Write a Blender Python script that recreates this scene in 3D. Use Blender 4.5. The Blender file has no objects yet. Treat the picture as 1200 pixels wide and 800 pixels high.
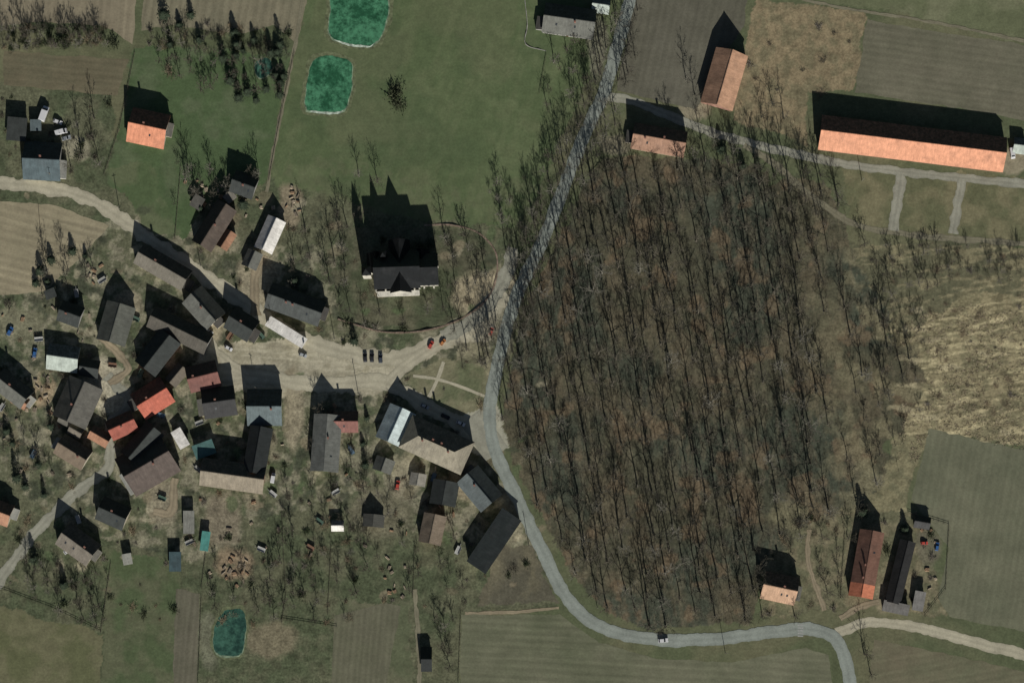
import bpy, bmesh, math, random
import numpy as np
from mathutils import Vector, Matrix
random.seed(7); rng=np.random.default_rng(7)
S=0.4
def M(px,py): return ((px-600)*S,(400-py)*S)
sc=bpy.context.scene
sc.view_settings.view_transform='Standard'; sc.view_settings.look='None'; sc.view_settings.exposure=0
COL=sc.collection
# ------------------------------------------------------------ light
SUN_EL=25; d=Vector((-0.17,0.985,0)).normalized()*math.cos(math.radians(SUN_EL)); d.z=-math.sin(math.radians(SUN_EL))
sl=bpy.data.lights.new('sun','SUN'); sl.energy=5.0; sl.angle=math.radians(0.5); sl.color=(1,0.97,0.91)
so=bpy.data.objects.new('sun',sl); so.rotation_euler=d.to_track_quat('-Z','Y').to_euler(); so.location=(0,-300,300); COL.objects.link(so)
w=bpy.data.worlds.new('World'); sc.world=w; w.use_nodes=True
nt=w.node_tree; bg=nt.nodes['Background']; sky=nt.nodes.new('ShaderNodeTexSky'); sky.sky_type='NISHITA'; sky.sun_disc=False
sky.sun_elevation=math.radians(SUN_EL); sky.sun_rotation=math.radians(170)
nt.links.new(sky.outputs[0],bg.inputs[0]); bg.inputs[1].default_value=0.034
# ------------------------------------------------------------ camera (shift lens, looking straight down from south)
cam=bpy.data.cameras.new('camera'); co=bpy.data.objects.new('camera',cam); COL.objects.link(co); sc.camera=co
H=1400; OFF=150
cam.lens=36*H/480; cam.sensor_width=36; cam.clip_end=20000; cam.clip_start=10
co.location=(0,-OFF,H); cam.shift_y=OFF/480
# ------------------------------------------------------------ colour helpers
def lin(c): return tuple(((v/255)/12.92 if v/255<=0.04045 else ((v/255+0.055)/1.055)**2.4) for v in c)
KG=0.625; KR=1.12
def G(*c):
    m=sum(c)/3; c=[v*.88+m*.12 for v in c]; c=[c[0]*.972,c[1]*1.008,c[2]*1.02]; return tuple(min(0.8,v/KG) for v in lin(c))
def R(*c):
    m=sum(c)/3; c=[v*.92+m*.08 for v in c]; return tuple(min(0.8,v/KR) for v in lin(c))
_m={}
def newmat(name):
    m=bpy.data.materials.new(name); m.use_nodes=True; n=m.node_tree.nodes; b=n['Principled BSDF']
    b.inputs['Roughness'].default_value=0.9; b.inputs['Specular IOR Level'].default_value=0.15
    return m,m.node_tree,b
def N(t,typ,**kw):
    n=t.nodes.new(typ)
    for k,v in kw.items():
        if k in n.inputs.keys(): n.inputs[k].default_value=v
        else: setattr(n,k,v)
    return n
def noise(t,scale,vec=None,detail=4,rough=0.6):
    n=N(t,'ShaderNodeTexNoise'); n.inputs['Scale'].default_value=scale; n.inputs['Detail'].default_value=detail; n.inputs['Roughness'].default_value=rough
    if vec is not None: t.links.new(vec,n.inputs['Vector'])
    return n.outputs['Fac']
def mrange(t,val,a,b,c,dd):
    n=N(t,'ShaderNodeMapRange'); t.links.new(val,n.inputs[0])
    for i,v in zip((1,2,3,4),(a,b,c,dd)): n.inputs[i].default_value=v
    return n.outputs[0]
def mul(t,colsock,facs):
    cur=colsock
    for f in facs:
        n=N(t,'ShaderNodeVectorMath',operation='SCALE'); t.links.new(cur,n.inputs[0]); t.links.new(f,n.inputs['Scale']); cur=n.outputs[0]
    return cur
def mixc(t,f,a,b):
    n=N(t,'ShaderNodeMix',data_type='RGBA'); 
    if hasattr(f,'node'): t.links.new(f,n.inputs[0])
    else: n.inputs[0].default_value=f
    for s,i in ((a,6),(b,7)):
        if hasattr(s,'node'): t.links.new(s,n.inputs[i])
        else: n.inputs[i].default_value=(*s,1)
    return n.outputs[2]
def simple(name,c,rough=0.9,var=0.25,scale=1.5,metal=0):
    k=(name,c)
    if k in _m: return _m[k]
    m,t,b=newmat(name); b.inputs['Roughness'].default_value=rough; b.inputs['Metallic'].default_value=metal
    tc=N(t,'ShaderNodeTexCoord'); f=noise(t,scale,tc.outputs['Object'],2)
    rgb=N(t,'ShaderNodeRGB'); rgb.outputs[0].default_value=(*c,1)
    t.links.new(mul(t,rgb.outputs[0],[mrange(t,f,0.3,0.7,1-var,1+var)]),b.inputs['Base Color'])
    _m[k]=m; return m
def roofmat(c,metal=False,c2=None,x0=0):
    k=('roof',c,c2,x0)
    if k in _m: return _m[k]
    m,t,b=newmat('roof_tiles'); b.inputs['Roughness'].default_value=0.75 if not metal else 0.5
    tc=N(t,'ShaderNodeTexCoord'); o=tc.outputs['Object']
    oi=N(t,'ShaderNodeObjectInfo')
    add=N(t,'ShaderNodeVectorMath',operation='ADD'); t.links.new(o,add.inputs[0])
    sc_=N(t,'ShaderNodeVectorMath',operation='SCALE'); t.links.new(oi.outputs['Location'],sc_.inputs[0]); sc_.inputs['Scale'].default_value=0.37
    t.links.new(sc_.outputs[0],add.inputs[1]); v=add.outputs[0]
    mp=N(t,'ShaderNodeMapping'); t.links.new(v,mp.inputs[0]); mp.inputs['Scale'].default_value=(1.6,0.25,0.25)
    f1=mrange(t,noise(t,0.35,v,5,0.65),0.3,0.7,0.78,1.2)
    f2=mrange(t,noise(t,1.0,mp.outputs[0],3,0.7),0.3,0.7,0.83,1.16)
    f3=mrange(t,noise(t,3.0,v,2,0.8),0.3,0.7,0.85,1.15)
    wv=N(t,'ShaderNodeTexWave',bands_direction='Y' if not metal else 'X'); wv.inputs['Scale'].default_value=0.9; wv.inputs['Distortion'].default_value=0.6
    t.links.new(o,wv.inputs['Vector']); f4=mrange(t,wv.outputs['Fac'],0,1,0.92,1.06)
    dk=tuple(x*0.6+0.02 for x in c)
    base=mixc(t,mrange(t,noise(t,0.15,v,4,0.6),0.52,0.66,0,0.45),c,dk)
    if c2 is not None:
        # retiled end of the roof
        sx=N(t,'ShaderNodeSeparateXYZ'); t.links.new(o,sx.inputs[0]); base=mixc(t,mrange(t,sx.outputs[0],x0,x0+.3,1,0),base,c2)
    # shade painted into the base colour: north-facing slopes mixed towards dark green
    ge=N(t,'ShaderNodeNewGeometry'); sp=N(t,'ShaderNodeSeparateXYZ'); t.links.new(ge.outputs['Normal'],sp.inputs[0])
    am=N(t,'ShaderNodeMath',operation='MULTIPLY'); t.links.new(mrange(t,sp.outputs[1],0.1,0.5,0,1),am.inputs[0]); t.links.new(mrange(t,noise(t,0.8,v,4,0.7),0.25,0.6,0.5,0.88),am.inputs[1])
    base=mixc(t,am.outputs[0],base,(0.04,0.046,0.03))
    t.links.new(mul(t,base,[f1,f2,f3,f4]),b.inputs['Base Color'])
    _m[k]=m; return m
GLASS=simple('window_glass',(0.03,0.035,0.04),0.15,0.1)
FRAME=simple('window_frame',(0.6,0.58,0.55),0.6,0.1)
DOORM=simple('door_wood',(0.12,0.06,0.035),0.6,0.2)
BRICK=simple('chimney_brick',(0.25,0.13,0.10),0.9,0.3)
# ------------------------------------------------------------ mesh helpers
def mk(name,vs,fs,mats,parent=None,loc=(0,0,0),rz=0,mi=None,smooth=False):
    me=bpy.data.meshes.new(name); me.from_pydata([tuple(v) for v in vs],[],fs); 
    for m in mats: me.materials.append(m)
    if mi: me.polygons.foreach_set('material_index',mi)
    me.update()
    o=bpy.data.objects.new(name,me); COL.objects.link(o); o.location=loc; o.rotation_euler=(0,0,rz)
    if parent: o.parent=parent
    return o
def emp(name,x,y,rz=0,z=0):
    o=bpy.data.objects.new(name,None); COL.objects.link(o); o.location=(x,y,z); o.rotation_euler=(0,0,rz); o.empty_display_size=1; return o
def tag(o,label,cat,group=None):
    o['label']=label; o['category']=cat
    if group: o['group']=group
    return o
def box(vs,fs,x0,x1,y0,y1,z0,z1,taper=0):
    b=len(vs); t=taper
    vs+= [(x0,y0,z0),(x1,y0,z0),(x1,y1,z0),(x0,y1,z0),(x0+t,y0+t,z1),(x1-t,y0+t,z1),(x1-t,y1-t,z1),(x0+t,y1-t,z1)]
    fs+= [(b,b+3,b+2,b+1),(b+4,b+5,b+6,b+7),(b,b+1,b+5,b+4),(b+1,b+2,b+6,b+5),(b+2,b+3,b+7,b+6),(b+3,b,b+4,b+7)]
# ------------------------------------------------------------ numpy noise
_g=rng.random((8,256,256))
def vn(x,y,s,k):
    g=_g[k%8]; x=np.asarray(x)/s+13.7*k; y=np.asarray(y)/s+7.3*k
    xi=np.floor(x).astype(int); yi=np.floor(y).astype(int); fx=x-xi; fy=y-yi
    fx=fx*fx*(3-2*fx); fy=fy*fy*(3-2*fy)
    a=g[xi%256,yi%256]; b=g[(xi+1)%256,yi%256]; c=g[xi%256,(yi+1)%256]; e=g[(xi+1)%256,(yi+1)%256]
    return (a*(1-fx)+b*fx)*(1-fy)+(c*(1-fx)+e*fx)*fy
def fbm(x,y,s,k,o=4):
    r=0;a=1;t=0
    for i in range(o): r=r+a*vn(x,y,s/2**i,k+i); t+=a; a*=0.55
    return r/t
def inpoly(X,Y,poly):
    ins=np.zeros(X.shape,bool); n=len(poly)
    for i in range(n):
        x1,y1=poly[i]; x2,y2=poly[(i+1)%n]
        if y1==y2: continue
        c=((y1>Y)!=(y2>Y))&(X<(x2-x1)*(Y-y1)/(y2-y1)+x1); ins^=c
    return ins
# ------------------------------------------------------------ ground (one sheet, painted zones in map coordinates)
xs=np.concatenate([[-6000,-2500,-1000,-500,-330],np.arange(-270,270.1,0.65),[330,500,1000,2500,6000]])
ys=np.concatenate([[-6000,-2500,-1000,-500,-260],np.arange(-190,190.1,0.65),[260,500,1000,2500,6000]])
GX,GY=np.meshgrid(xs,ys); PX=GX/S+600; PY=400-GY/S
def warp(a,s,k): return (fbm(PX,PY,s,k)-0.5)*a
WX=PX+warp(14,18,1)+warp(4,3,4); WY=PY+warp(14,18,2)+warp(4,3,5)
VX=WX+warp(60,40,3); VY=WY+warp(60,40,6)
colr=np.zeros(PX.shape+(3,)); busy=np.full(PX.shape,0.3)
def blend(mask,c): 
    global colr
    mask=np.clip(mask,0,1)[...,None]; colr=colr*(1-mask)+np.array(c)*mask
n1=fbm(PX,PY,60,0); n2=fbm(PX,PY,25,3); n3=fbm(PX,PY,9,5)
def streak(ang,ls,ws,k):
    a=math.radians(ang); u=PX*math.cos(a)-PY*math.sin(a); v=PX*math.sin(a)+PY*math.cos(a); return fbm(u/ls*ws,v,ws,k)
st1=streak(8,26,4,2); st2=streak(80,30,5,4)
blend(np.ones(PX.shape),G(76,79,54)); blend((n1-0.45)*4,G(90,86,62)); 
def zone(poly,c1,c2,bz=0.3,s=1.0,nn=None,th=0.42,warped=1):
    m=inpoly(*[(PX,PY),(WX,WY),(VX,VY)][warped],poly).astype(float)*s
    blend(m,c1); blend(m*np.clip(((n2 if nn is None else nn)-th)*5,0,1),c2); busy[m>0.3]=bz
zone([(-40,95),(130,110),(140,200),(300,200),(340,215),(420,240),(600,250),(620,330),(580,440),(570,520),(640,650),(650,712),(540,720),(540,840),(-40,840)],G(82,80,59),G(68,72,50),0.9)
mv=inpoly(WX,WY,[(0,260),(240,260),(420,300),(590,300),(575,500),(640,640),(600,680),(540,640),(420,600),(330,600),(230,660),(90,620),(0,560)]).astype(float)
blend(mv*np.clip((n3-0.46)*5,0,0.8),G(118,109,88)); blend(mv*np.clip((fbm(PX,PY,14,6)-0.58)*8,0,0.8),G(56,58,44))
MEAD=[(372,-60),(745,-60),(722,40),(690,100),(655,170),(625,240),(600,268),(480,255),(420,240),(400,225),(325,220),(318,165),(345,70)]
zone(MEAD,G(73,82,52),G(82,88,58),0.15,th=0.5)
blend(inpoly(WX,WY,[(340,180),(420,190),(560,230),(640,190),(620,260),(480,262),(330,225)])*np.clip((n3-0.4)*3,0,0.6),G(86,86,61))
ms=inpoly(WX,WY,MEAD)
blend(ms*np.clip((streak(70,80,9,6)-0.5)*2.5,0,.5),G(85,90,60))
blend(ms*np.clip((fbm(PX,PY,45,7)-0.52)*4,0,.5),G(65,75,48)); blend(ms*np.clip((fbm(PX,PY,80,4)-0.5)*4,0,.35),G(88,87,61))
zone([(158,55),(330,60),(345,60),(322,160),(315,215),(250,225),(215,285),(125,215),(140,150)],G(66,79,49),G(76,84,57),0.2,th=0.5)
zone([(122,200),(175,190),(215,280),(180,275)],G(70,81,51),G(82,86,59),0.2)
zone([(1005,285),(1260,290),(1260,535),(1100,505),(1075,540),(1060,600),(1000,620),(940,620),(1040,540),(1060,470),(1050,400),(1010,330)],G(112,102,75),G(92,86,63),0.6,nn=n3)
em=inpoly(VX,VY,[(1025,400),(1100,340),(1240,320),(1240,535),(1050,500)]).astype(float)
blend(em*np.clip((n3-0.38)*5,0,0.7),G(136,120,89)); blend(em*np.clip((st1-0.50)*9,0,0.8),G(160,143,107)); blend(em*np.clip((streak(8,20,3,5)-0.56)*9,0,0.8),G(92,83,60))
e2=inpoly(VX,VY,[(1005,275),(1240,285),(1240,335),(1150,350),(1060,370),(1020,350)]).astype(float); blend(e2*np.clip((n2-0.25)*5,0,0.8),G(76,73,54)); blend(e2*np.clip((st1-.54)*8,0,.7),G(120,108,80))
zone([(870,60),(888,0),(1014,14),(1002,106),(945,110),(945,172),(862,140)],G(118,101,75),G(102,91,67),0.6,nn=n3)
zone([(985,195),(1260,212),(1260,285),(1050,275),(1000,262)],G(84,82,57),G(102,94,68),0.3)
zone([(905,-60),(1260,-60),(1260,50),(1170,45),(1050,14),(930,0)],G(86,87,61),G(96,94,69),0.2)
zone([(880,600),(1075,600),(1110,720),(1005,712),(890,725)],G(86,82,60),G(104,94,71),0.7,nn=n3)
zone([(-60,695),(118,742),(118,860),(-60,860)],G(82,81,54),G(92,87,62),0.25)
zone([(120,640),(210,660),(205,860),(120,860)],G(69,77,50),G(81,81,58),0.3)
zone([(396,705),(480,705),(486,860),(390,860)],G(78,80,57),G(90,86,65),0.3)
zone([(580,640),(625,640),(652,705),(560,712)],G(78,72,58),G(90,82,64),0.4)
# wood floor
WOOD=[(700,190),(740,183),(800,186),(870,195),(960,215),(1000,270),(1012,330),(1058,400),(1062,470),(1042,560),(1000,600),(940,618),(892,660),(880,728),(760,738),(712,722),(668,668),(640,610),(602,545),(588,490),(600,415),(622,345),(650,290)]
wp=[(x+(6 if x>930 else 0),y) for x,y in WOOD]
inw=inpoly(WX,WY,WOOD); inv=inpoly(VX,VY,wp); wm=(np.where(PX>900,inv,inw)).astype(float)
blend(wm,G(70,66,50)); blend(wm*np.clip((n2-.45)*5,0,1),G(80,71,54)); busy[wm>.3]=.8
blend(wm*np.clip((fbm(PX,PY,70,2)-0.48)*6,0,0.85),G(58,61,49)); blend(wm*np.clip((fbm(PX,PY,30,7)-0.61)*9,0,0.55),G(104,83,62)); blend(wm*np.clip((streak(96,22,4,1)-.57)*6,0,.4),G(96,85,66))
blend(wm*np.clip((PX-930)/90,0,1)*np.clip((fbm(PX,PY,22,4)-.44)*6,0,.8),G(108,98,73))
zone([(440,262),(560,270),(580,300),(572,345),(540,372),(490,388),(400,374),(390,320),(400,270)],G(64,67,47),G(78,74,56),0.7)
def spot(px,py,rx,ry,c,s=0.9,bz=None):
    dd=((WX-px)/rx)**2+((WY-py)/ry)**2; m=np.clip((1.25-dd)*1.6,0,1)*s; blend(m,c)
    if bz is not None: busy[m>0.4]=bz
SAND=G(146,134,112); TAN=G(126,113,91)
SQ=[(236,408),(285,400),(330,398),(362,402),(400,415),(450,424),(505,404),(540,392),(566,350),(590,325),(604,330),(596,380),(572,400),(540,402),(512,412),(480,432),(462,452),(440,462),(410,462),(370,452),(330,462),(290,456),(250,462),(225,440)]
zone(SQ,SAND,G(132,121,99),0.3,nn=n3,th=.5)
sq=inpoly(WX,WY,SQ); blend(sq*np.clip((streak(-14,60,3,2)-.52)*7,0,.5),G(120,110,90)); blend(sq*np.clip((streak(-4,60,3,6)-.55)*7,0,.5),G(160,148,124))
zone([(545,400),(572,398),(578,440),(574,490),(545,486),(568,450),(530,430)],G(114,105,82),G(84,80,60),0.7)
zone([(470,446),(515,420),(572,432),(570,490),(528,488)],G(104,97,73),G(84,85,60),0.4)
zone([(524,490),(560,478),(582,470),(596,524),(578,538),(544,528)],G(142,134,115),G(130,123,106),0.1)
for a in [(562,345,34,26,G(140,124,98)),(585,330,20,18,G(140,124,98)),(300,330,22,40,TAN),(130,465,28,20,SAND),(190,590,18,30,G(118,106,86)),(260,610,24,34,G(108,96,78)),(275,660,22,20,G(120,100,78)),(345,480,14,50,TAN),(50,455,14,22,G(134,114,88)),(20,380,30,20,G(104,98,76)),(90,175,18,14,G(122,113,92)),(150,355,20,14,TAN),(232,388,30,14,TAN),(120,440,26,20,SAND),(445,600,40,30,G(94,87,68)),(545,560,16,26,TAN),(475,560,22,26,G(124,113,91)),(815,130,18,12,TAN),(720,170,20,14,G(116,105,84)),(1040,700,14,18,G(118,105,82)),(1090,640,16,22,G(90,83,66)),(320,750,30,22,G(104,93,72)),(340,240,14,26,G(118,103,82)),(1185,190,20,16,TAN),(245,750,14,34,G(94,91,72)),(700,55,12,40,G(106,100,82)),(600,600,14,40,G(106,98,79)),(925,605,24,18,G(102,94,70)),(590,375,10,50,G(114,106,86))]:
    spot(*a)
for i in range(150):
    x=random.uniform(0,640);y=random.uniform(230,700)
    spot(x,y,random.uniform(3,10),random.uniform(3,9),random.choice([G(134,122,98),G(60,62,46),G(110,97,76),G(70,80,51),G(94,85,65)]),0.75)
for i in range(30):
    x=random.uniform(1060,1200);y=random.uniform(350,520); spot(x,y,random.uniform(6,20),random.uniform(2,5),random.choice([G(156,140,108),G(80,75,55),G(94,86,62)]),0.6)
colr=colr*(0.93+0.14*fbm(PX,PY,120,4))[...,None]
ny,nx=PX.shape
me=bpy.data.meshes.new('ground'); nv=nx*ny
me.vertices.add(nv); GZ=np.zeros(PX.shape)
me.vertices.foreach_set('co',np.stack([GX,GY,GZ],-1).ravel().astype(np.float32))
idx=np.arange(nv).reshape(ny,nx); q=np.stack([idx[:-1,:-1],idx[:-1,1:],idx[1:,1:],idx[1:,:-1]],-1).reshape(-1,4)
me.loops.add(q.size); me.loops.foreach_set('vertex_index',q.ravel().astype(np.int32)); me.polygons.add(len(q))
me.polygons.foreach_set('loop_start',(np.arange(len(q))*4).astype(np.int32)); me.polygons.foreach_set('loop_total',np.full(len(q),4,np.int32))
me.update(calc_edges=True)
at=me.attributes.new('tint','FLOAT_COLOR','POINT'); at.data.foreach_set('color',np.concatenate([colr,np.ones(PX.shape+(1,))],-1).ravel().astype(np.float32))
at=me.attributes.new('busy','FLOAT','POINT'); at.data.foreach_set('value',busy.ravel().astype(np.float32))
gm,t,b=newmat('ground_soil_grass')
a1=N(t,'ShaderNodeAttribute',attribute_name='tint'); a2=N(t,'ShaderNodeAttribute',attribute_name='busy'); tc=N(t,'ShaderNodeTexCoord'); o=tc.outputs['Object']
fA=noise(t,0.9,o,4,0.75); fB=noise(t,0.22,o,5,0.7)
amp=N(t,'ShaderNodeMath',operation='MULTIPLY_ADD'); t.links.new(a2.outputs['Fac'],amp.inputs[0]); amp.inputs[1].default_value=1.9; amp.inputs[2].default_value=0.5
def dev(f):
    s_=N(t,'ShaderNodeMath',operation='SUBTRACT'); t.links.new(f,s_.inputs[0]); s_.inputs[1].default_value=0.5
    m_=N(t,'ShaderNodeMath',operation='MULTIPLY_ADD'); t.links.new(s_.outputs[0],m_.inputs[0]); t.links.new(amp.outputs[0],m_.inputs[1]); m_.inputs[2].default_value=1.0
    return m_.outputs[0]
t.links.new(mul(t,a1.outputs['Color'],[dev(fA),dev(fB)]),b.inputs['Base Color'])
bp=N(t,'ShaderNodeBump'); bp.inputs['Distance'].default_value=0.3
t.links.new(mrange(t,a2.outputs['Fac'],0.0,0.5,0.06,0.3),bp.inputs['Strength'])
t.links.new(noise(t,0.6,o,3,0.7),bp.inputs['Height']); t.links.new(bp.outputs[0],b.inputs['Normal'])
me.materials.append(gm); go=bpy.data.objects.new('ground',me); COL.objects.link(go); go['kind']='structure'
# ------------------------------------------------------------ fields
def fieldmat(c,c2,ang,scale,amt):
    m,t,b=newmat('field_soil'); tc=N(t,'ShaderNodeTexCoord'); o=tc.outputs['Object']
    mp=N(t,'ShaderNodeMapping',vector_type='TEXTURE'); t.links.new(o,mp.inputs[0]); mp.inputs['Rotation'].default_value=(0,0,math.radians(ang))
    wv=N(t,'ShaderNodeTexWave',bands_direction='Y'); wv.inputs['Scale'].default_value=scale; wv.inputs['Distortion'].default_value=1.0; wv.inputs['Detail'].default_value=2; wv.inputs['Detail Scale'].default_value=0.5
    t.links.new(mp.outputs[0],wv.inputs['Vector'])
    mp2=N(t,'ShaderNodeMapping'); t.links.new(mp.outputs[0],mp2.inputs[0]); mp2.inputs['Scale'].default_value=(0.02,0.45,1)
    st=noise(t,1.0,mp2.outputs[0],4,0.7)
    base=mixc(t,mrange(t,noise(t,0.03,o,5,0.65),0.35,0.65,0,1),c,c2)
    t.links.new(mul(t,base,[mrange(t,wv.outputs['Fac'],0,1,1-amt,1+amt),mrange(t,st,0.3,0.7,1-amt*1.6,1+amt*1.6),mrange(t,noise(t,0.1,o,5,0.7),0.3,0.7,0.84,1.16),mrange(t,noise(t,0.9,o,4,0.75),0.3,0.7,0.85,1.15)]),b.inputs['Base Color'])
    return m
def ragged(poly,amp,step,k=0):
    out=[];n=len(poly)
    for i in range(n):
        x1,y1=poly[i];x2,y2=poly[(i+1)%n]; L=math.hypot(x2-x1,y2-y1); m_=max(1,int(L/step))
        for j in range(m_):
            f=j/m_; x=x1+(x2-x1)*f; y=y1+(y2-y1)*f
            out.append((x+(float(fbm(x,y,12,k))-0.5)*amp,y+(float(fbm(x,y,12,k+3))-0.5)*amp))
    return out
def sheet(name,poly,z,mat,amp=5,step=4):
    p=ragged(poly,amp,step); bm=bmesh.new(); vs=[bm.verts.new((*M(x,y),z)) for x,y in p]
    es=[bm.edges.new((vs[i],vs[(i+1)%len(vs)])) for i in range(len(vs))]
    bmesh.ops.triangle_fill(bm,edges=es,use_beauty=True)
    for f in bm.faces:
        if f.normal.z<0: f.normal_flip()
    me=bpy.data.meshes.new(name); bm.to_mesh(me); bm.free(); me.materials.append(mat)
    o=bpy.data.objects.new(name,me); COL.objects.link(o); o['kind']='structure'; return o
F=[([(-60,-60),(163,-60),(156,52),(120,30),(60,26),(-60,34)],G(118,105,84),G(108,96,77),85,.09,.06),
([(172,-60),(372,-60),(348,52),(320,30),(280,40),(200,30),(166,36)],G(112,101,80),G(98,91,72),80,.08,.08),
([(4,60),(150,70),(138,112),(4,100)],G(96,84,64),G(82,77,58),-5,.1,.06),
([(-60,232),(60,240),(128,264),(96,300),(50,342),(-60,350)],G(130,116,92),G(119,107,84),-14,.085,.09),
([(748,-60),(880,-60),(872,30),(846,70),(815,128),(722,106),(736,40)],G(88,82,69),G(79,74,61),78,.09,.05),
([(1016,24),(1260,62),(1260,160),(1168,134),(1002,108)],G(96,89,72),G(84,80,63),-8,.1,.06),
([(1088,502),(1260,540),(1260,752),(1112,722),(1100,700),(1112,640),(1068,585)],G(97,93,73),G(84,83,64),80,.1,.04),
([(541,720),(655,720),(702,752),(770,772),(860,776),(945,758),(972,768),(984,860),(538,860)],G(96,92,72),G(83,83,62),-3,.09,.07),
([(1024,748),(1120,768),(1260,800),(1260,860),(1012,860)],G(88,86,64),G(96,86,67),10,.1,.05),
([(207,690),(234,696),(228,860),(200,860)],G(90,83,68),G(80,76,60),85,.12,.07),
([(392,720),(452,706),(470,710),(440,860),(385,860)],G(92,86,69),G(84,81,62),85,.12,.06)]
for i,(p,c,c2,a,s_,am) in enumerate(F): sheet('field',p,0.012,fieldmat(c,c2,a,s_,am))
# ------------------------------------------------------------ roads
def catmull(pts,step):
    P=[Vector(p) for p in pts]; P=[P[0]*2-P[1]]+P+[P[-1]*2-P[-2]]; out=[]
    for i in range(1,len(P)-2):
        p0,p1,p2,p3=P[i-1:i+3]; n=max(1,int((p2-p1).length/step))
        for j in range(n):
            t_=j/n; out.append(0.5*((2*p1)+(p2-p0)*t_+(2*p0-5*p1+4*p2-p3)*t_*t_+(3*p1-p0-3*p2+p3)*t_**3))
    out.append(P[-2]); return out
roadpts=[]
def roadmat(name,c,track,rag):
    m,t,b=newmat(name); tc=N(t,'ShaderNodeTexCoord'); uv=N(t,'ShaderNodeUVMap'); o=tc.outputs['Object']
    sep=N(t,'ShaderNodeSeparateXYZ'); t.links.new(uv.outputs[0],sep.inputs[0])
    a=N(t,'ShaderNodeMath',operation='ABSOLUTE'); t.links.new(sep.outputs[0],a.inputs[0])
    s1=N(t,'ShaderNodeMath',operation='SUBTRACT'); t.links.new(a.outputs[0],s1.inputs[0]); s1.inputs[1].default_value=0.45
    s2=N(t,'ShaderNodeMath',operation='ABSOLUTE'); t.links.new(s1.outputs[0],s2.inputs[0])
    tr=mrange(t,s2.outputs[0],0.05,0.5,1+track,1-track)
    rgb=N(t,'ShaderNodeRGB'); rgb.outputs[0].default_value=(*c,1)
    t.links.new(mul(t,rgb.outputs[0],[tr,mrange(t,noise(t,0.12,o,5,0.65),0.3,0.7,1-rag,1+rag),mrange(t,noise(t,1.2,o,3,0.7),0.3,0.7,0.88,1.12)]),b.inputs['Base Color'])
    return m
RM={'asph':roadmat('asphalt_worn',G(114,115,106),0.08,0.2),'sand':roadmat('sandy_road',G(143,132,111),0.09,0.2),'grey':roadmat('gravel_road',G(122,116,101),0.1,0.22),'dirt':roadmat('dirt_track',G(118,103,82),0.16,0.25),'brown':roadmat('brown_track',G(102,94,75),0.1,0.25)}
rz_=[0.03]
def road(name,pts,wd,kind,rag=0.12,step=2.5,w2=None):
    c=catmull(pts,step); vs=[];fs=[];us=[]; n=len(c); z=rz_[0]; rz_[0]+=0.003
    for i,p in enumerate(c):
        t_=(c[min(i+1,n-1)]-c[max(i-1,0)]).normalized(); nn=Vector((-t_.y,t_.x)); ww=wd if w2 is None else wd+(w2-wd)*i/n
        hl=ww/2*(1+rag*2*(float(fbm(p.x,p.y,9,1))-0.5)*2); hr=ww/2*(1+rag*2*(float(fbm(p.x+90,p.y,9,2))-0.5)*2)
        for s_,h in ((-1,hl),(0,0),(1,hr)):
            q=p+nn*s_*h; x,y=M(q.x,q.y); vs.append((x,y,z)); us.append((s_,i*0.1))
        roadpts.append((p.x,p.y,ww/2))
        if i: b_=3*i; fs+=[(b_-3,b_-2,b_+1,b_),(b_-2,b_-1,b_+2,b_+1)]
    o=mk(name,vs,fs,[RM[kind]]); uvl=o.data.uv_layers.new(name='UVMap')
    for l in o.data.loops: uvl.data[l.index].uv=us[l.vertex_index]
    o['kind']='structure'; return o
MAIN=[(742,-40),(738,0),(722,60),(706,112),(682,165),(657,230),(632,290),(608,340),(592,390),(580,440),(574,485),(581,530),(608,588),(637,648),(664,700),(702,733),(760,748),(830,749),(900,741),(950,737),(982,752),(996,800),(998,850)]
road('road',[(980,742),(1020,729),(1080,736),(1150,754),(1260,782)],12,'sand',.2,w2=13)
road('road',[(704,112),(745,120),(820,150),(880,168),(940,182),(1000,194),(1100,206),(1260,222)],10,'grey',.25)
road('path',[(872,170),(905,190),(945,225),(1000,262),(1060,274),(1150,282),(1260,290)],7,'brown',0.35)
road('path',[(1056,204),(1052,235),(1046,270)],12,'grey',0.3); road('path',[(1127,210),(1122,240),(1117,274)],11,'grey',0.3)
road('road',[(-60,212),(0,214),(50,219),(105,234),(150,262),(200,298),(250,330),(300,365),(350,395),(400,411),(460,420),(510,402),(555,378),(595,345)],14,'sand',.32,w2=19)
road('road',[(600,290),(590,330),(560,370),(520,396)],16,'grey',0.3)
road('road',[(-40,735),(0,680),(38,628),(90,576),(128,545),(128,500),(150,470),(125,440)],12,'grey',0.35)
road('road',[(250,440),(300,440),(360,450),(420,448),(455,450),(505,478),(562,510)],17,'sand',0.3)
road('road',[(552,488),(568,510),(582,532)],32,'grey',0.12)
road('path',[(455,448),(480,425),(515,402)],13,'sand',0.2)
road('path',[(502,466),(512,446),(520,424)],4.5,'sand',0.2)
road('path',[(484,440),(520,446),(568,464)],3.5,'sand',0.2)
road('path',[(360,-40),(352,20),(342,70),(322,170),(312,225)],4,'brown',0.5)
road('path',[(920,-5),(1000,12),(1080,24),(1200,48),(1260,58)],3.5,'brown',0.5)
road('path',[(545,718),(600,717),(655,712)],3.5,'dirt',0.4)
road('path',[(486,690),(490,750),(492,840)],5,'brown',0.5)
road('path',[(948,620),(948,660),(966,715)],6,'dirt',0.5)
road('path',[(985,725),(1005,712),(1030,705)],7,'dirt',0.4)
road('path',[(232,388),(262,420),(290,440)],11,'sand',0.35)
road('path',[(118,395),(150,430),(128,450)],9,'dirt',0.4)
road('path',[(300,370),(298,330),(310,300)],10,'dirt',0.4)
road('path',[(205,560),(200,600),(180,600)],9,'dirt',0.4)
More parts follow.
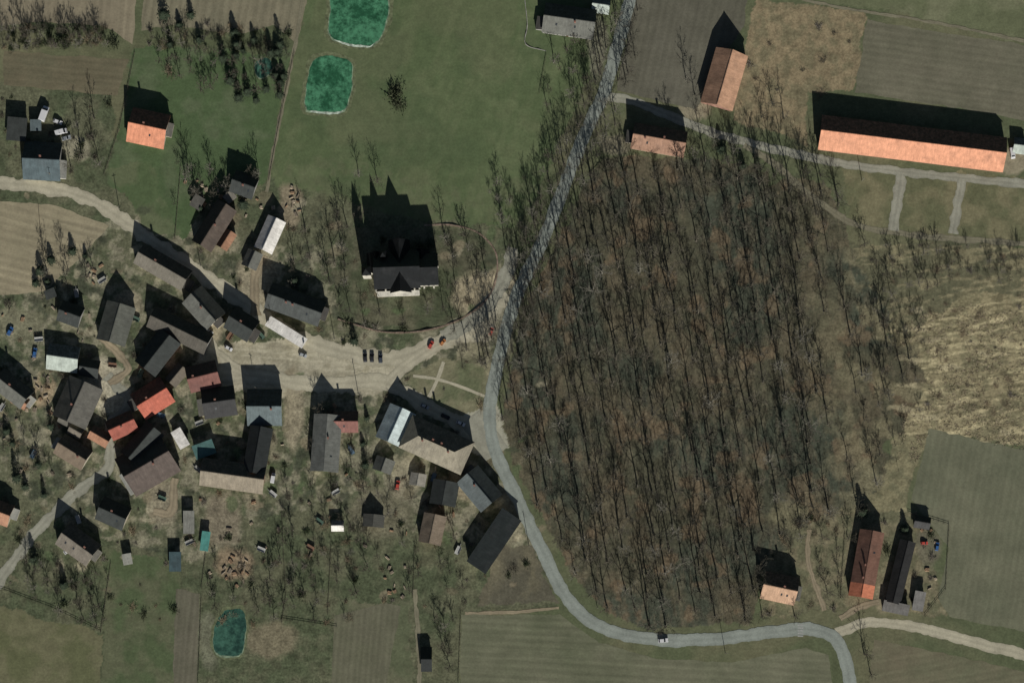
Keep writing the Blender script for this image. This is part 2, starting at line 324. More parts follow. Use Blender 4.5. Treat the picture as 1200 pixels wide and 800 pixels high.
road('road',MAIN,15,'asph',0.14)
vs=[];fs=[]
for i in range(5):
    x,y=M(938,732+i*3.2); box(vs,fs,x-1.3,x+1.3,y-0.28,y+0.28,0.11,0.116)
o=mk('crossing_marking',vs,fs,[simple('white_paint',(0.35,0.35,0.33))]); o['kind']='structure'
# ------------------------------------------------------------ ponds
def pondmat(c1,c2):
    m,t,b=newmat('pond_water'); tc=N(t,'ShaderNodeTexCoord'); o=tc.outputs['Object']
    base=mixc(t,mrange(t,noise(t,0.1,o,5,0.75),0.42,0.58,0,1),c1,c2)
    t.links.new(mul(t,base,[mrange(t,noise(t,0.4,o,4,0.7),0.3,0.7,0.65,1.35)]),b.inputs['Base Color']); b.inputs['Roughness'].default_value=0.35; return m
wm_=pondmat(G(32,72,48),G(58,104,74)); wd_=pondmat(G(32,56,48),G(48,78,64))
bank=simple('pond_bank',G(84,86,60),0.9,0.4,0.5); rim=simple('pond_liner_edge',G(96,106,84),0.9,0.7,0.35); rimw=simple('pond_wall_edge',G(150,154,138),0.9,0.6,0.5)
def smooth(poly,k=2):
    for _ in range(k):
        out=[]
        for (x1,y1),(x2,y2) in zip(poly,poly[1:]+poly[:1]): out+=[(x1*.8+x2*.2,y1*.8+y2*.2),(x1*.2+x2*.8,y1*.2+y2*.8)]
        poly=out
    return poly
for poly,mt in [([(366,67),(388,65),(414,72),(414,96),(407,131),(384,135),(355,130),(359,95)],wm_),([(387,-22),(460,-24),(456,20),(443,54),(414,55),(382,44),(386,10)],wm_),([(259,715),(286,712),(289,735),(286,769),(252,771),(249,744)],wd_),([(296,71),(318,67),(320,88),(300,93)],wd_)]:
    cx=sum(p[0] for p in poly)/len(poly); cy=sum(p[1] for p in poly)/len(poly); sp_=smooth(poly)
    sheet('pond_bank',[(cx+(x-cx)*1.13,cy+(y-cy)*1.11) for x,y in sp_],0.018,bank,8,3)
    sheet('pond_edge',[(cx+(x-cx)*1.0,cy+(y-cy)*1.0+.8) for x,y in sp_],0.023,rim,5,2)
    if mt is wm_: sheet('pond_edge',[(cx+(x-cx)*.8,cy+(y-cy)*.8+8) for x,y in sp_ ],0.026,rimw,5,2)
    sheet('water',[(cx+(x-cx)*0.97,cy+(y-cy)*0.97-.4) for x,y in sp_],0.03,mt,6,2.5)
# ------------------------------------------------------------ buildings
blds=[]
WALLS={'cream':(0.42,0.38,0.30),'grey':(0.3,0.29,0.27),'brick':(0.28,0.16,0.12),'white':(0.55,0.53,0.48),'wood':(0.14,0.10,0.07)}
def bld(cx,cy,L,W,ang,he,hr,rc,label,name='house',wall='cream',kind='gable',chim=1,wins=True,cat=None,metal=False):
    blds.append((cx,cy,L,W,ang))
    x,y=M(cx,cy); L*=S; W*=S; rz=math.radians(ang); e=tag(emp(name,x,y,rz),label,cat or name.replace('_',' '))
    if kind=='gable' and hr-he<0.64*W/2:
        he=max(2.2,hr-0.66*W/2)
        if hr-he<0.6*W/2: hr=he+0.62*W/2
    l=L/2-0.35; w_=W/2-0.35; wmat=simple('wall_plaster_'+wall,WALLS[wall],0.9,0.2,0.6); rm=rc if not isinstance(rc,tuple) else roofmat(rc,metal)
    oh=0.35; th=0.18; pitch=(hr-he)/(W/2)
    if kind=='gable':
        ze=he; zr=he+pitch*w_
        vs=[(-l,-w_,0),(l,-w_,0),(l,w_,0),(-l,w_,0),(-l,-w_,ze),(l,-w_,ze),(l,w_,ze),(-l,w_,ze),(-l,0,zr),(l,0,zr)]
        fs=[(0,1,5,4),(2,3,7,6),(1,2,6,9,5),(3,0,4,8,7)]
        mk('wall',vs,fs,[wmat],e)
        lo=L/2+oh*0.5; wo=W/2+oh*0.6; ez=he-pitch*(wo-w_); vs=[];fs=[];nseg=max(2,int(L/3))
        for i in range(nseg+1):
            xx=-lo+2*lo*i/nseg; sg=random.uniform(-0.07,0.04)
            for yy,zz in ((-wo,ez+th),(-wo/2,(ez+zr)/2+th+sg),(0,zr+th+0.02+sg),(wo/2,(ez+zr)/2+th+sg),(wo,ez+th),(wo,ez+0.01),(0,zr+0.01),(-wo,ez+0.01)): vs.append((xx,yy,zz))
        for i in range(nseg):
            a=8*i;c=a+8
            for j in range(8):
                k_=(j+1)%8; fs.append((a+j,a+k_,c+k_,c+j)[::-1])
        for a,rv in ((0,False),(8*nseg,True)):
            for qd in ((a,a+1,a+6,a+7),(a+1,a+2,a+6),(a+2,a+3,a+6),(a+3,a+4,a+5,a+6)): fs.append(qd[::-1] if rv else qd)
        box(vs,fs,-lo+0.1,lo-0.1,-0.16,0.16,zr+th-0.06,zr+th+0.12)
        ro=mk('roof',vs,fs,[rm],e)
        if wins and random.random()<.55 and L>11:
            sx=random.choice([-1,1]); aw=W*random.uniform(.35,.6); al=random.uniform(2.2,3.6); yo=random.uniform(-.2,.2)*W; vs=[];fs=[]
            x0,x1=(l+.003,l+al) if sx>0 else (-l-al,-l-.003)
            box(vs,fs,x0,x1,yo-aw/2,yo+aw/2,0,2.3); n0=len(fs); h0,h1=(2.9,2.35) if sx>0 else (2.35,2.9); b_=len(vs)
            for zz in (0,.12): vs+=[(x0-(.2 if sx<0 else 0),yo-aw/2-.2,h0+zz),(x1+(.2 if sx>0 else 0),yo-aw/2-.2,h1+zz),(x1+(.2 if sx>0 else 0),yo+aw/2+.2,h1+zz),(x0-(.2 if sx<0 else 0),yo+aw/2+.2,h0+zz)]
            fs+=[(b_+3,b_+2,b_+1,b_),(b_+4,b_+5,b_+6,b_+7),(b_,b_+1,b_+5,b_+4),(b_+1,b_+2,b_+6,b_+5),(b_+2,b_+3,b_+7,b_+6),(b_+3,b_,b_+4,b_+7)]
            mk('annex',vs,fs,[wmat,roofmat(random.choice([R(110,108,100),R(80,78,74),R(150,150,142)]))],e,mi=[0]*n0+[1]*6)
        if wins and random.random()<.5:
            for k in range(random.randint(1,2)):
                xx=random.uniform(-.6,.6)*l; yy=-W*.22; zz=he+pitch*(w_-W*.22)+th; dy=.5
                vs=[(xx-.4,yy-dy,zz-pitch*dy+.05),(xx+.4,yy-dy,zz-pitch*dy+.05),(xx+.4,yy+dy,zz+pitch*dy+.05),(xx-.4,yy+dy,zz+pitch*dy+.05)]; vs+=[(a,b2,c2-.15) for a,b2,c2 in vs]
                mk('skylight',vs,[(0,1,2,3),(4,5,1,0),(5,6,2,1),(6,7,3,2),(7,4,0,3)],[GLASS],ro)
    elif kind=='hip':
        vs=[];fs=[]; box(vs,fs,-l,l,-w_,w_,0,he); mk('wall',vs,fs,[wmat],e)
        lo=L/2+oh; wo=W/2+oh; rl=max(0.3,L/2-W/2*0.8)
        vs=[(-lo,-wo,he),(lo,-wo,he),(lo,wo,he),(-lo,wo,he),(-lo,-wo,he+th),(lo,-wo,he+th),(lo,wo,he+th),(-lo,wo,he+th),(-rl,0,hr),(rl,0,hr)]
        fs=[(3,2,1,0),(0,1,5,4),(1,2,6,5),(2,3,7,6),(3,0,4,7),(4,5,9,8),(6,7,8,9),(5,6,9),(7,4,8)]
        ro=mk('roof',vs,fs,[rm],e); zr=hr
    else:
        vs=[];fs=[]; box(vs,fs,-l,l,-w_,w_,0,he); mk('wall',vs,fs,[wmat],e)
        b0=he+0.005; dz=(hr-he)
        vs=[(-L/2-.2,-W/2-.2,b0),(L/2+.2,-W/2-.2,b0),(L/2+.2,W/2+.2,b0),(-L/2-.2,W/2+.2,b0),(-L/2-.2,-W/2-.2,b0+th),(L/2+.2,-W/2-.2,b0+th),(L/2+.2,W/2+.2,b0+th+dz),(-L/2-.2,W/2+.2,b0+th+dz)]
        fs=[(3,2,1,0),(4,5,6,7),(0,1,5,4),(1,2,6,5),(2,3,7,6),(3,0,4,7)]
        ro=mk('roof',vs,fs,[rm],e); zr=hr; pitch=dz/W
    for c in range(chim):
        vs=[];fs=[]; cxx=random.uniform(-0.6,0.6)*L/2 if chim<3 else (-0.7+1.4*c/(chim-1))*L/2; cyy=random.choice([-1,1])*W*0.08
        if kind=='hip': cxx*=.6
        top=zr+0.9; bot=zr-abs(cyy)*pitch-0.5 if kind!='flat' else he
        box(vs,fs,cxx-.4,cxx+.4,cyy-.3,cyy+.3,bot,top); box(vs,fs,cxx-.48,cxx+.48,cyy-.38,cyy+.38,top+0.003,top+.12)
        mk('chimney',vs,fs,[BRICK],ro)
    if wins:
        def win(px_,py_,z,wdt,hgt,axis):
            vs=[];fs=[]
            if axis=='x':
                box(vs,fs,px_-wdt/2,px_+wdt/2,py_-.04,py_+.04,z,z+hgt); box(vs,fs,px_-wdt/2+.1,px_+wdt/2-.1,py_-.06,py_+.06,z+.1,z+hgt-.1)
            else:
                box(vs,fs,px_-.04,px_+.04,py_-wdt/2,py_+wdt/2,z,z+hgt); box(vs,fs,px_-.06,px_+.06,py_-wdt/2+.1,py_+wdt/2-.1,z+.1,z+hgt-.1)
            mk('window',vs,fs,[FRAME,GLASS],e,mi=[0]*6+[1]*6)
        n=max(1,min(8,int(L/4.5)))
        for i in range(n):
            xx=-l+(i+0.5)*2*l/n
            if i==n//2:
                vs=[];fs=[]; box(vs,fs,xx-.55,xx+.55,-w_-.05,-w_+.03,0,2.0); box(vs,fs,xx+.35,xx+.43,-w_-.1,-w_-.05,1,1.1); mk('door',vs,fs,[DOORM],e)
            else: win(xx,-w_,0.7,1.1,1.2,'x')
            if i%2==0: win(xx,w_,0.7,1.1,1.2,'x')
            if he>5.5: win(xx,-w_,3.7,1.1,1.3,'x')
        win(-l,0,3.4,1.1,1.3,'y'); win(l,0,3.4,1.1,1.3,'y')
    else:
        vs=[];fs=[]; wdt=min(3,L*0.3); h_=min(he-0.3,3); box(vs,fs,-wdt/2,wdt/2,-w_-.05,-w_+.03,0,h_); box(vs,fs,-.05,.05,-w_-.08,-w_-.05,0,h_); mk('door',vs,fs,[DOORM],e)
    return e
OR=R(220,154,120); TANR=R(172,128,102); GRY=R(106,107,100); DGR=R(60,64,62); LG=R(172,182,172); RED=R(184,100,80); RBR=R(118,80,72); BLU=R(94,106,108); WHT=R(226,222,214)
B=[
(1068,170,217,40,-7,4.5,9.4,OR,'very long barn with bright orange tile roof beside a farm road','barn','brick','gable',0,False),
(848,95,66,38,74,5,9.5,R(194,150,120),'tall barn with faded orange roof beside dry grass','barn','brick','gable',0,False),
(772,166,62,30,-10,4,8.5,R(158,122,100),'old house with dull brown tile roof at the wood edge','house','cream','gable',2,True),
(667,27,60,34,-8,5,9,GRY,'grey-roofed house beside the tree-lined road','house','grey','gable',1,True),
(704,8,20,18,-8,3,5,LG,'small outbuilding with light grey roof','shed','grey','gable',0,False),
(175,152,44,40,-12,4.5,9,R(210,138,106),'house with bright orange roof standing in a green garden','house','cream','gable',1,True),
(51,190,43,44,-3,4,8.5,R(80,94,98),'house with slate-blue roof beside the village road','house','white','gable',1,True),
(21,153,22,26,-5,3,4,DGR,'grey flat-roofed shed in a cluttered yard','shed','grey','flat',0,False),
(43,148,12,12,0,2.5,3,BLU,'small teal shed in a cluttered yard','shed','wood','flat',0,False),
(317,276,40,22,66,4,6,WHT,'hall with bright white metal roof','storage_hall','white','gable',0,False),
(252,266,56,26,58,4,8.5,R(88,78,70),'long farmhouse with worn dark brown roof','farmhouse','brick','gable',1,True),
(266,282,22,14,58,3,5,R(150,112,88),'low outbuilding with worn orange-brown roof','outbuilding','brick','gable',0,False),
(287,218,28,26,-20,4,7.5,DGR,'small house with dark roof at the meadow edge','house','grey','gable',1,True),
(192,314,64,26,-30,4,7.5,R(116,111,100),'long grey-roofed farm building along the village road','farm_building','cream','gable',1,True),
(240,362,42,30,-48,4,8,GRY,'grey-roofed house facing the village road','house','cream','gable',1,True),
(212,388,74,26,-26,4,7.5,R(90,86,78),'long brown-grey barn in the village','barn','grey','gable',0,False),
(284,381,32,28,-32,4,8,DGR,'dark-roofed house by the village street','house','cream','gable',1,True),
(347,358,66,30,-20,4.5,8.5,R(76,80,78),'long dark-roofed house beside the churchyard','house','cream','gable',2,True),
(336,390,50,12,-32,3,3.3,WHT,'long low shop with white flat roof beside the street','shop','white','flat',0,True),
(137,380,46,34,74,4,8,R(96,98,90),'grey-roofed barn with a ridge pointing at the street','barn','grey','gable',0,False),
(84,369,26,24,-20,3.5,7,DGR,'small dark-roofed house among yards','house','grey','gable',1,True),
(75,420,36,30,-8,4,6,LG,'building with pale green metal roof','storage_hall','white','gable',0,False),
(106,432,22,20,-10,3.5,5.5,DGR,'dark lean-to shed beside a pale roof','shed','wood','gable',0,False),
(186,414,48,30,52,4.5,8.5,DGR,'dark-roofed barn in the village','barn','brick','gable',0,False),
(239,442,36,30,14,4,8,RBR,'house with dull red-brown roof by the square','house','cream','gable',1,True),
(180,467,40,34,32,4,8,RED,'house with bright red roof','house','cream','gable',1,True),
(92,472,50,42,66,4.5,8.5,R(100,98,91),'large farmhouse with grey roof','farmhouse','cream','gable',1,True),
(144,499,32,24,24,3.5,7,R(150,84,70),'small house with red roof','house','brick','gable',1,True),
(118,512,24,16,-30,3,5,R(166,122,96),'low outbuilding with tan roof','outbuilding','brick','gable',0,False),
(174,545,60,50,30,5,9.5,R(90,80,74),'big farm building with dark brown roof','farm_building','grey','gable',1,True),
(168,520,46,26,50,4,8,DGR,'dark barn wing beside the big farm building','barn','brick','gable',0,False),
(258,472,38,34,8,4,8.5,R(60,60,60),'dark-roofed house by the square','house','cream','gable',1,True),
(311,478,40,42,0,5,9.5,BLU,'house with blue-grey roof facing the square','house','white','gable',1,True),
(274,558,74,32,-8,5,9,R(140,130,113),'long barn with pale weathered roof closing a yard','barn','brick','gable',0,False),
(303,528,54,26,80,5,9.5,R(48,52,52),'tall dark barn wing beside a yard','barn','brick','gable',0,False),
(383,520,66,32,86,5,9.5,R(112,114,108),'long grey-roofed house reaching back from the street','house','cream','gable',1,True),
(406,495,28,24,0,4,7.5,R(128,88,80),'house wing with red-brown roof','house','brick','gable',1,True),
(464,499,42,32,66,4.5,7.5,R(196,210,208),'building with very light grey metal roof','storage_hall','white','gable',0,False),
(512,522,78,40,-24,6,10.8,R(148,141,123),'large three-storey building with pale brown roof beside the road','school_building','cream','hip',4,True),
(562,573,44,32,-50,4.5,8.5,R(96,104,104),'house with grey roof beside the curving road','house','cream','gable',1,True),
(579,634,74,26,56,4.5,5.4,R(40,46,46),'long dark flat-roofed hall at the road bend','storage_hall','white','flat',0,False),
(521,578,28,30,80,4,8,DGR,'small dark-roofed barn in a farmyard','barn','brick','gable',0,False),
(507,620,34,26,78,4,7.5,R(130,116,99),'narrow outbuilding with tan roof in a farmyard','outbuilding','brick','gable',0,False),
(93,638,44,30,-36,4,8,R(122,115,104),'house with grey-brown roof beside a lane','house','cream','gable',1,True),
(134,602,34,28,-24,4,8,DGR,'dark-roofed house beside the lane','house','cream','gable',1,True),
(87,530,38,26,-32,4,7.5,R(122,108,92),'house with tan-grey roof','house','cream','gable',1,True),
(0,600,30,26,-20,4,7.5,TANR,'house with tan roof beside a garden','house','cream','gable',1,True),
(16,456,44,26,-38,4,8,GRY,'grey-roofed house in the dense village','house','cream','gable',1,True),
(240,527,24,16,20,3,3.6,R(78,112,108),'shed with teal metal roof','shed','white','flat',0,False),
(206,658,13,22,0,2.5,3,R(70,90,94),'small blue-green garden shed','garden_shed','wood','flat',0,False),
(222,612,12,26,0,2.5,3.2,R(130,130,122),'light grey garden shed','garden_shed','wood','flat',0,False),
(241,634,9,22,-8,2.2,2.6,R(84,150,140),'turquoise storage container in a garden','storage_container','white','flat',0,False),
(913,689,40,32,-12,4,8.5,R(184,148,120),'house with tan tile roof at the wood edge','house','cream','gable',1,True),
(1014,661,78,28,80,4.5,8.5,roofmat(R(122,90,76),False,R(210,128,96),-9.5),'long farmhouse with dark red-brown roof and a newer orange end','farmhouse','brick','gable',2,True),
(1054,670,74,18,76,3.5,5.5,R(50,50,50),'long narrow dark-roofed stable','stable','brick','gable',0,False),
(1049,712,30,12,-12,2.6,3.4,R(110,108,104),'low grey shed beside the stable','shed','grey','flat',0,False),
(1076,704,12,22,-10,2.6,3.4,R(124,122,118),'grey shed at a field edge','shed','grey','flat',0,False),
(1080,612,18,14,-10,2.6,4,R(70,70,70),'small dark shed in a garden','shed','wood','gable',0,False),
(500,772,12,28,0,2.8,5,R(40,44,44),'small dark garden hut','garden_shed','wood','gable',0,False),
(396,616,14,12,0,2.2,3,WHT,'small white greenhouse in a garden','greenhouse','white','gable',0,False),
(60,345,12,10,20,2.4,3,DGR,'small dark garden shed','garden_shed','wood','flat',0,False),
(296,305,20,18,66,3,5,GRY,'small grey outbuilding behind a hall','outbuilding','grey','gable',0,False),
(212,514,22,12,-60,2.6,3.3,WHT,'small shed with white roof','shed','white','flat',0,False),
(208,440,24,16,50,3,5,R(110,102,90),'small outbuilding with brown-grey roof','outbuilding','brick','gable',0,False),
(25,470,18,14,-30,3,5,TANR,'small outbuilding with tan roof','outbuilding','brick','gable',0,False),
(450,545,16,22,70,3,5,GRY,'grey-roofed shed behind the big building','shed','grey','gable',0,False),
(490,562,14,18,80,2.8,4.4,R(150,146,134),'pale-roofed shed in a farmyard','shed','grey','gable',0,False),
(1194,172,14,18,-7,3,4.4,LG,'small pale-roofed shed beside the long barn','shed','grey','gable',0,False),
(438,610,14,24,85,2.6,4,R(84,84,78),'weathered grey garden shed','garden_shed','wood','gable',0,False),
(150,655,10,12,10,2.4,3,R(150,150,140),'small light garden shed','garden_shed','wood','flat',0,False),
(90,505,16,14,-30,3,4.6,R(120,112,100),'small outbuilding with grey-brown roof','outbuilding','brick','gable',0,False),
(232,238,14,12,60,2.6,3.4,R(90,88,82),'small dark shed in a cluttered garden','garden_shed','wood','flat',0,False),
(270,232,12,10,40,2.6,3.4,R(120,116,106),'small grey shed in a cluttered garden','garden_shed','wood','flat',0,False),
]
for r in B: bld(*r[:14])
def church():
    x,y=M(472,318); e=tag(emp('church',x,y,math.radians(2)),'large stone church with steep dark slate roof and pointed towers','church')
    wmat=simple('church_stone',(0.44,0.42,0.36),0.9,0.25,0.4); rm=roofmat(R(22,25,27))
    def gab(L,W,he,hr,ox,oy,rot):
        c,s_=math.cos(rot),math.sin(rot)
        T=lambda v:(v[0]*c-v[1]*s_+ox,v[0]*s_+v[1]*c+oy,v[2])
        l=L/2;w_=W/2
        mk('wall',[T(v) for v in [(-l,-w_,0),(l,-w_,0),(l,w_,0),(-l,w_,0),(-l,-w_,he),(l,-w_,he),(l,w_,he),(-l,w_,he),(-l,0,hr),(l,0,hr)]],[(0,1,5,4),(2,3,7,6),(1,2,6,9,5),(3,0,4,8,7)],[wmat],e)
        p=(hr-he)/w_; l+=.3; w2=w_+.5; ez=he-.5*p+.02
        mk('roof',[T(v) for v in [(-l,-w2,ez),(l,-w2,ez),(l,0,hr+.02),(-l,0,hr+.02),(l,w2,ez),(-l,w2,ez),(-l,-w2,ez+.3),(l,-w2,ez+.3),(l,0,hr+.4),(-l,0,hr+.4),(l,w2,ez+.3),(-l,w2,ez+.3)]],
           [(0,3,2,1),(3,5,4,2),(6,7,8,9),(9,8,10,11),(0,1,7,6),(5,11,10,4),(1,2,8,7),(2,4,10,8),(3,0,6,9),(5,3,9,11)],[rm],e)
    gab(21,17,8,16.6,-2.5,0,0); gab(10,14,7.5,14.4,11.5,-.4,0); gab(24,9,8,14.6,-1,1.4,math.pi/2); gab(9,8,6,12,-12,3.5,math.pi/2); gab(11,7,6,10,9,3.5,math.pi/2)
    def tower(tx,ty,w_,h,sp):
        vs=[];fs=[]; box(vs,fs,tx-w_,tx+w_,ty-w_,ty+w_,0,h); box(vs,fs,tx-w_-.15,tx+w_+.15,ty-w_-.15,ty+w_+.15,h+0.003,h+.4); tw=mk('tower',vs,fs,[wmat],e)
        k=w_+.3; z=h+.405; mk('spire',[(tx-k,ty-k,z),(tx+k,ty-k,z),(tx+k,ty+k,z),(tx-k,ty+k,z),(tx,ty,z+sp)],[(0,1,4),(1,2,4),(2,3,4),(3,0,4),(3,2,1,0)],[rm],tw)
        for sgn in (-1,1):
            vs=[];fs=[]; box(vs,fs,tx-.4,tx+.4,ty+sgn*w_-.05,ty+sgn*w_+.05,h-2.5,h-.8); mk('belfry_window',vs,fs,[GLASS],tw)
    tower(-16.5,-1,1.9,14,6.5); tower(-8.5,6.5,1.4,13,5.5); tower(15.8,2,1.0,9,3)
    for i in range(6):
        xx=-11+i*4.6; yf=-8.5 if xx<7 else -7.4
        vs=[];fs=[]; box(vs,fs,xx-.5,xx+.5,yf-.08,yf+.04,2.3,5.4); mk('window',vs,fs,[GLASS],e)
    vs=[];fs=[]; box(vs,fs,-18.5,-18.38,-2,0,0,3); mk('door',vs,fs,[DOORM],e)
    for i in range(7):
        xx=-12.6+i*4.5; yf=-8.52 if xx<7 else -7.42; vs=[];fs=[]; box(vs,fs,xx-.35,xx+.35,yf-1.05,yf,0,5.6,0.05); mk('buttress',vs,fs,[wmat],e)
    # low pale aisle along the sunny side
    vs=[];fs=[]; box(vs,fs,-12,7.4,-11.6,-9.6,0,3.2); vs+=[]; mk('aisle',vs,fs,[wmat],e)
    vs=[(-12.2,-11.8,3.203),(7.6,-11.8,3.203),(7.6,-9.57,4.3),(-12.2,-9.57,4.3),(-12.2,-11.8,3.35),(7.6,-11.8,3.35),(7.6,-9.57,4.45),(-12.2,-9.57,4.45)]
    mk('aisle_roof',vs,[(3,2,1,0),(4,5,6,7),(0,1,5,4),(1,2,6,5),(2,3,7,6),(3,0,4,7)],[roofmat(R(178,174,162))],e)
    blds.append((474,318,90,56,0))
church()
# ------------------------------------------------------------ walls and fences
def wallrun(pts,h,th,mat,label,name='stone_wall',cat='wall'):
    c=catmull(pts,4); vs=[];fs=[]; n=len(c)
    for i,p in enumerate(c):
        t_=(c[min(i+1,n-1)]-c[max(i-1,0)]).normalized(); nn=Vector((-t_.y,t_.x))*th*random.uniform(.7,1.3)/2/S
        hh=h*max(.1,min(1.3,(float(fbm(p.x,p.y,18,2))-.3)*3))
        for s_ in(-1,1):
            x,y=M(*(p+nn*s_)); vs+=[(x,y,0),(x,y,hh)]
        if i: a=4*(i-1); b_=4*i; fs+=[(a,a+1,b_+1,b_),(a+1,a+3,b_+3,b_+1),(a+3,a+2,b_+2,b_+3)]
    fs+=[(0,2,3,1),(4*n-4,4*n-3,4*n-1,4*n-2)]
    tag(mk(name,vs,fs,[mat]),label,cat)
STW=simple('old_wall_brick',(0.2,0.15,0.115),0.95,0.4,1.0)
wallrun([(497,264),(530,264),(562,274),(582,300),(577,340),(550,368),(505,386),(450,389),(396,374)],0.6,0.7,STW,'curved low old brick wall enclosing the churchyard')
wallrun([(615,0),(618,30),(616,52),(640,60)],0.5,0.3,simple('pale_wall',(0.3,0.29,0.26)),'pale boundary wall beside a grey-roofed house')
def fence(pts,label='weathered wooden fence along a garden plot',h=0.95):
    vs=[];fs=[]
    for (x1,y1),(x2,y2) in zip(pts[:-1],pts[1:]):
        a=Vector(M(x1,y1));b_=Vector(M(x2,y2)); L=(b_-a).length; n=max(1,int(L/2.5)); d_=(b_-a)/L; nn=Vector((-d_.y,d_.x))*0.03
        for i in range(n+1):
            p=a+d_*L*i/n; box(vs,fs,p.x-.07,p.x+.07,p.y-.07,p.y+.07,0,h+.15)
        for z0,z1 in ((.35,.47),(h-.12,h)):
            k=len(vs); 
            for q in (a-nn,a+nn,b_+nn,b_-nn): vs+=[(q.x,q.y,z0),(q.x,q.y,z1)]
            fs+=[(k,k+6,k+7,k+1),(k+2,k+3,k+5,k+4),(k+1,k+7,k+5,k+3),(k,k+2,k+4,k+6),(k,k+1,k+3,k+2),(k+6,k+4,k+5,k+7)]
    tag(mk('wooden_fence',vs,fs,[simple('fence_wood',(0.1,0.085,0.065),0.9,0.3)]),label,'fence','garden fences')
for p in [[(158,62),(140,150),(122,205)],[(345,62),(328,140),(315,212)],[(212,195),(205,280)],[(0,690),(60,712),(118,740)],[(118,742),(130,660)],[(236,690),(242,640)],[(232,800),(236,700)],[(330,600),(335,700),(330,730)],[(388,640),(384,720)],[(484,700),(486,640)],[(540,718),(537,800)],[(1064,600),(1112,615),(1108,690),(1084,722)],[(985,600),(990,625),(985,700)],[(640,65),(632,110)],[(330,725),(395,735)],[(45,240),(50,300)]]:
    fence(p)
# ------------------------------------------------------------ trees
def tube(vs,fs,p0,p1,r0,r1,n=3):
    d_=(p1-p0); 
    if d_.length<1e-4: return
    d_.normalize(); a=d_.orthogonal().normalized(); c=d_.cross(a); b_=len(vs)
    for p,r in((p0,r0),(p1,r1)):
        for i in range(n):
            an=2*math.pi*i/n; vs.append(tuple(p+(a*math.cos(an)+c*math.sin(an))*r))
    for i in range(n): j=(i+1)%n; fs.append((b_+i,b_+j,b_+n+j,b_+n+i))
def blade(vs,fs,p0,p1,w_):
    d_=p1-p0; s_=d_.cross(Vector((random.gauss(0,1),random.gauss(0,1),random.gauss(0,1)))).normalized()*w_
    b_=len(vs); vs+= [tuple(p0-s_),tuple(p0+s_),tuple(p1+s_*0.5)]; fs.append((b_,b_+1,b_+2))
def rdir(base,sp):
    v=base+Vector((random.gauss(0,sp),random.gauss(0,sp),random.gauss(0,sp))); return v.normalized()
def tree_mesh(h,r,nl=10,tw=1.0):
    tv=[];tf=[];cv=[];cf=[]; p=Vector((0,0,0)); pts=[p.copy()]; n=6
    for i in range(n):
        p=p+Vector((random.gauss(0,.3),random.gauss(0,.3),h*0.9/n)); pts.append(p.copy())
    r0=h*0.016+0.08
    rad=lambda i:r0*(1-i/(n+0.6))+0.03
    for i in range(n): tube(tv,tf,pts[i],pts[i+1],rad(i)*(1.3 if i==0 else 1),rad(i+1),5)
    for k in range(nl):
        f=0.32+0.62*k/nl; q=f*n; i=min(n-1,int(q)); st=pts[i].lerp(pts[i+1],q-i); az=k*2.4+random.uniform(-.5,.5)
        L=r*(1.15-0.65*(f-0.3)/0.7)*random.uniform(.75,1.15); up=random.uniform(.35,.9)+f*.4
        d1=Vector((math.cos(az),math.sin(az),up)).normalized(); m1=st+d1*L*.5; d2=rdir(d1+Vector((0,0,.25)),.15); m2=m1+d2*L*.6
        rr=rad(i)*0.5; tube(cv,cf,st,m1,rr,rr*.6,3); tube(cv,cf,m1,m2,rr*.6,rr*.2,3)
        for s_ in range(7):
            g=random.uniform(.2,1); a=st.lerp(m1,g*2) if g<.5 else m1.lerp(m2,g*2-1)
            d3=rdir(d2,.6); l3=L*random.uniform(.3,.5); b_=a+d3*l3; blade(cv,cf,a,b_,.075)
            for u in range(6):
                a2=a.lerp(b_,random.uniform(.2,1)); d4=rdir(d3,.65); l4=l3*random.uniform(.45,.75); b2=a2+d4*l4; blade(cv,cf,a2,b2,.042*tw)
                a3=a2.lerp(b2,random.uniform(.2,.9)); blade(cv,cf,a3,a3+rdir(d4,.6)*l4*.6,.038*tw)
    return tv,tf,cv,cf
BARK=[simple('bark',(0.105,0.095,0.073),0.95,0.2,0.5),simple('bark_grey',(0.17,0.16,0.13),0.95,0.2,0.5),simple('bark_dark',(0.07,0.066,0.051),0.95,0.2,0.5)]
def mesh_of(name,v,f,mat):
    m=bpy.data.meshes.new(name); m.from_pydata(v,[],f); m.materials.append(mat); return m
TV=[]
for k in range(9):
    tv,tf,cv,cf=tree_mesh(random.uniform(14,18),random.uniform(4.6,6.2),random.choice([9,10,12])); TV.append((mesh_of('trunk',tv,tf,BARK[k%3]),mesh_of('crown',cv,cf,BARK[k%3])))
SV=[]
for k in range(7):
    tv,tf,cv,cf=tree_mesh(random.uniform(4.5,7),random.uniform(2.6,4.0),random.choice([7,8,9])); SV.append((mesh_of('trunk',tv,tf,BARK[k%3]),mesh_of('crown',cv,cf,BARK[k%3])))
def inst(name,pair,px,py,s_,label,cat,group,lean=0.03):
    x,y=M(px,py); e=emp(name,x,y,random.uniform(0,6.28)); e.scale=(s_,s_,s_*random.uniform(.85,1.12)); e.rotation_euler[0]=random.gauss(0,lean); e.rotation_euler[1]=random.gauss(0,lean)
    tag(e,label,cat,group)
    for nm,m in zip(('trunk','crown'),pair):
        o=bpy.data.objects.new(nm,m); COL.objects.link(o); o.parent=e
    return e
RP=np.array(roadpts)
def free(px,py,mr=3,mb=4):
    if (np.hypot(RP[:,0]-px,RP[:,1]-py)<RP[:,2]+mr).any(): return False
    for bx,by,L,W,a in blds:
        c,s_=math.cos(math.radians(a)),math.sin(math.radians(a)); dx=px-bx; dy=-(py-by); u=dx*c+dy*s_; v=-dx*s_+dy*c
        if abs(u)<L/2+mb and abs(v)<W/2+mb: return False
    return True
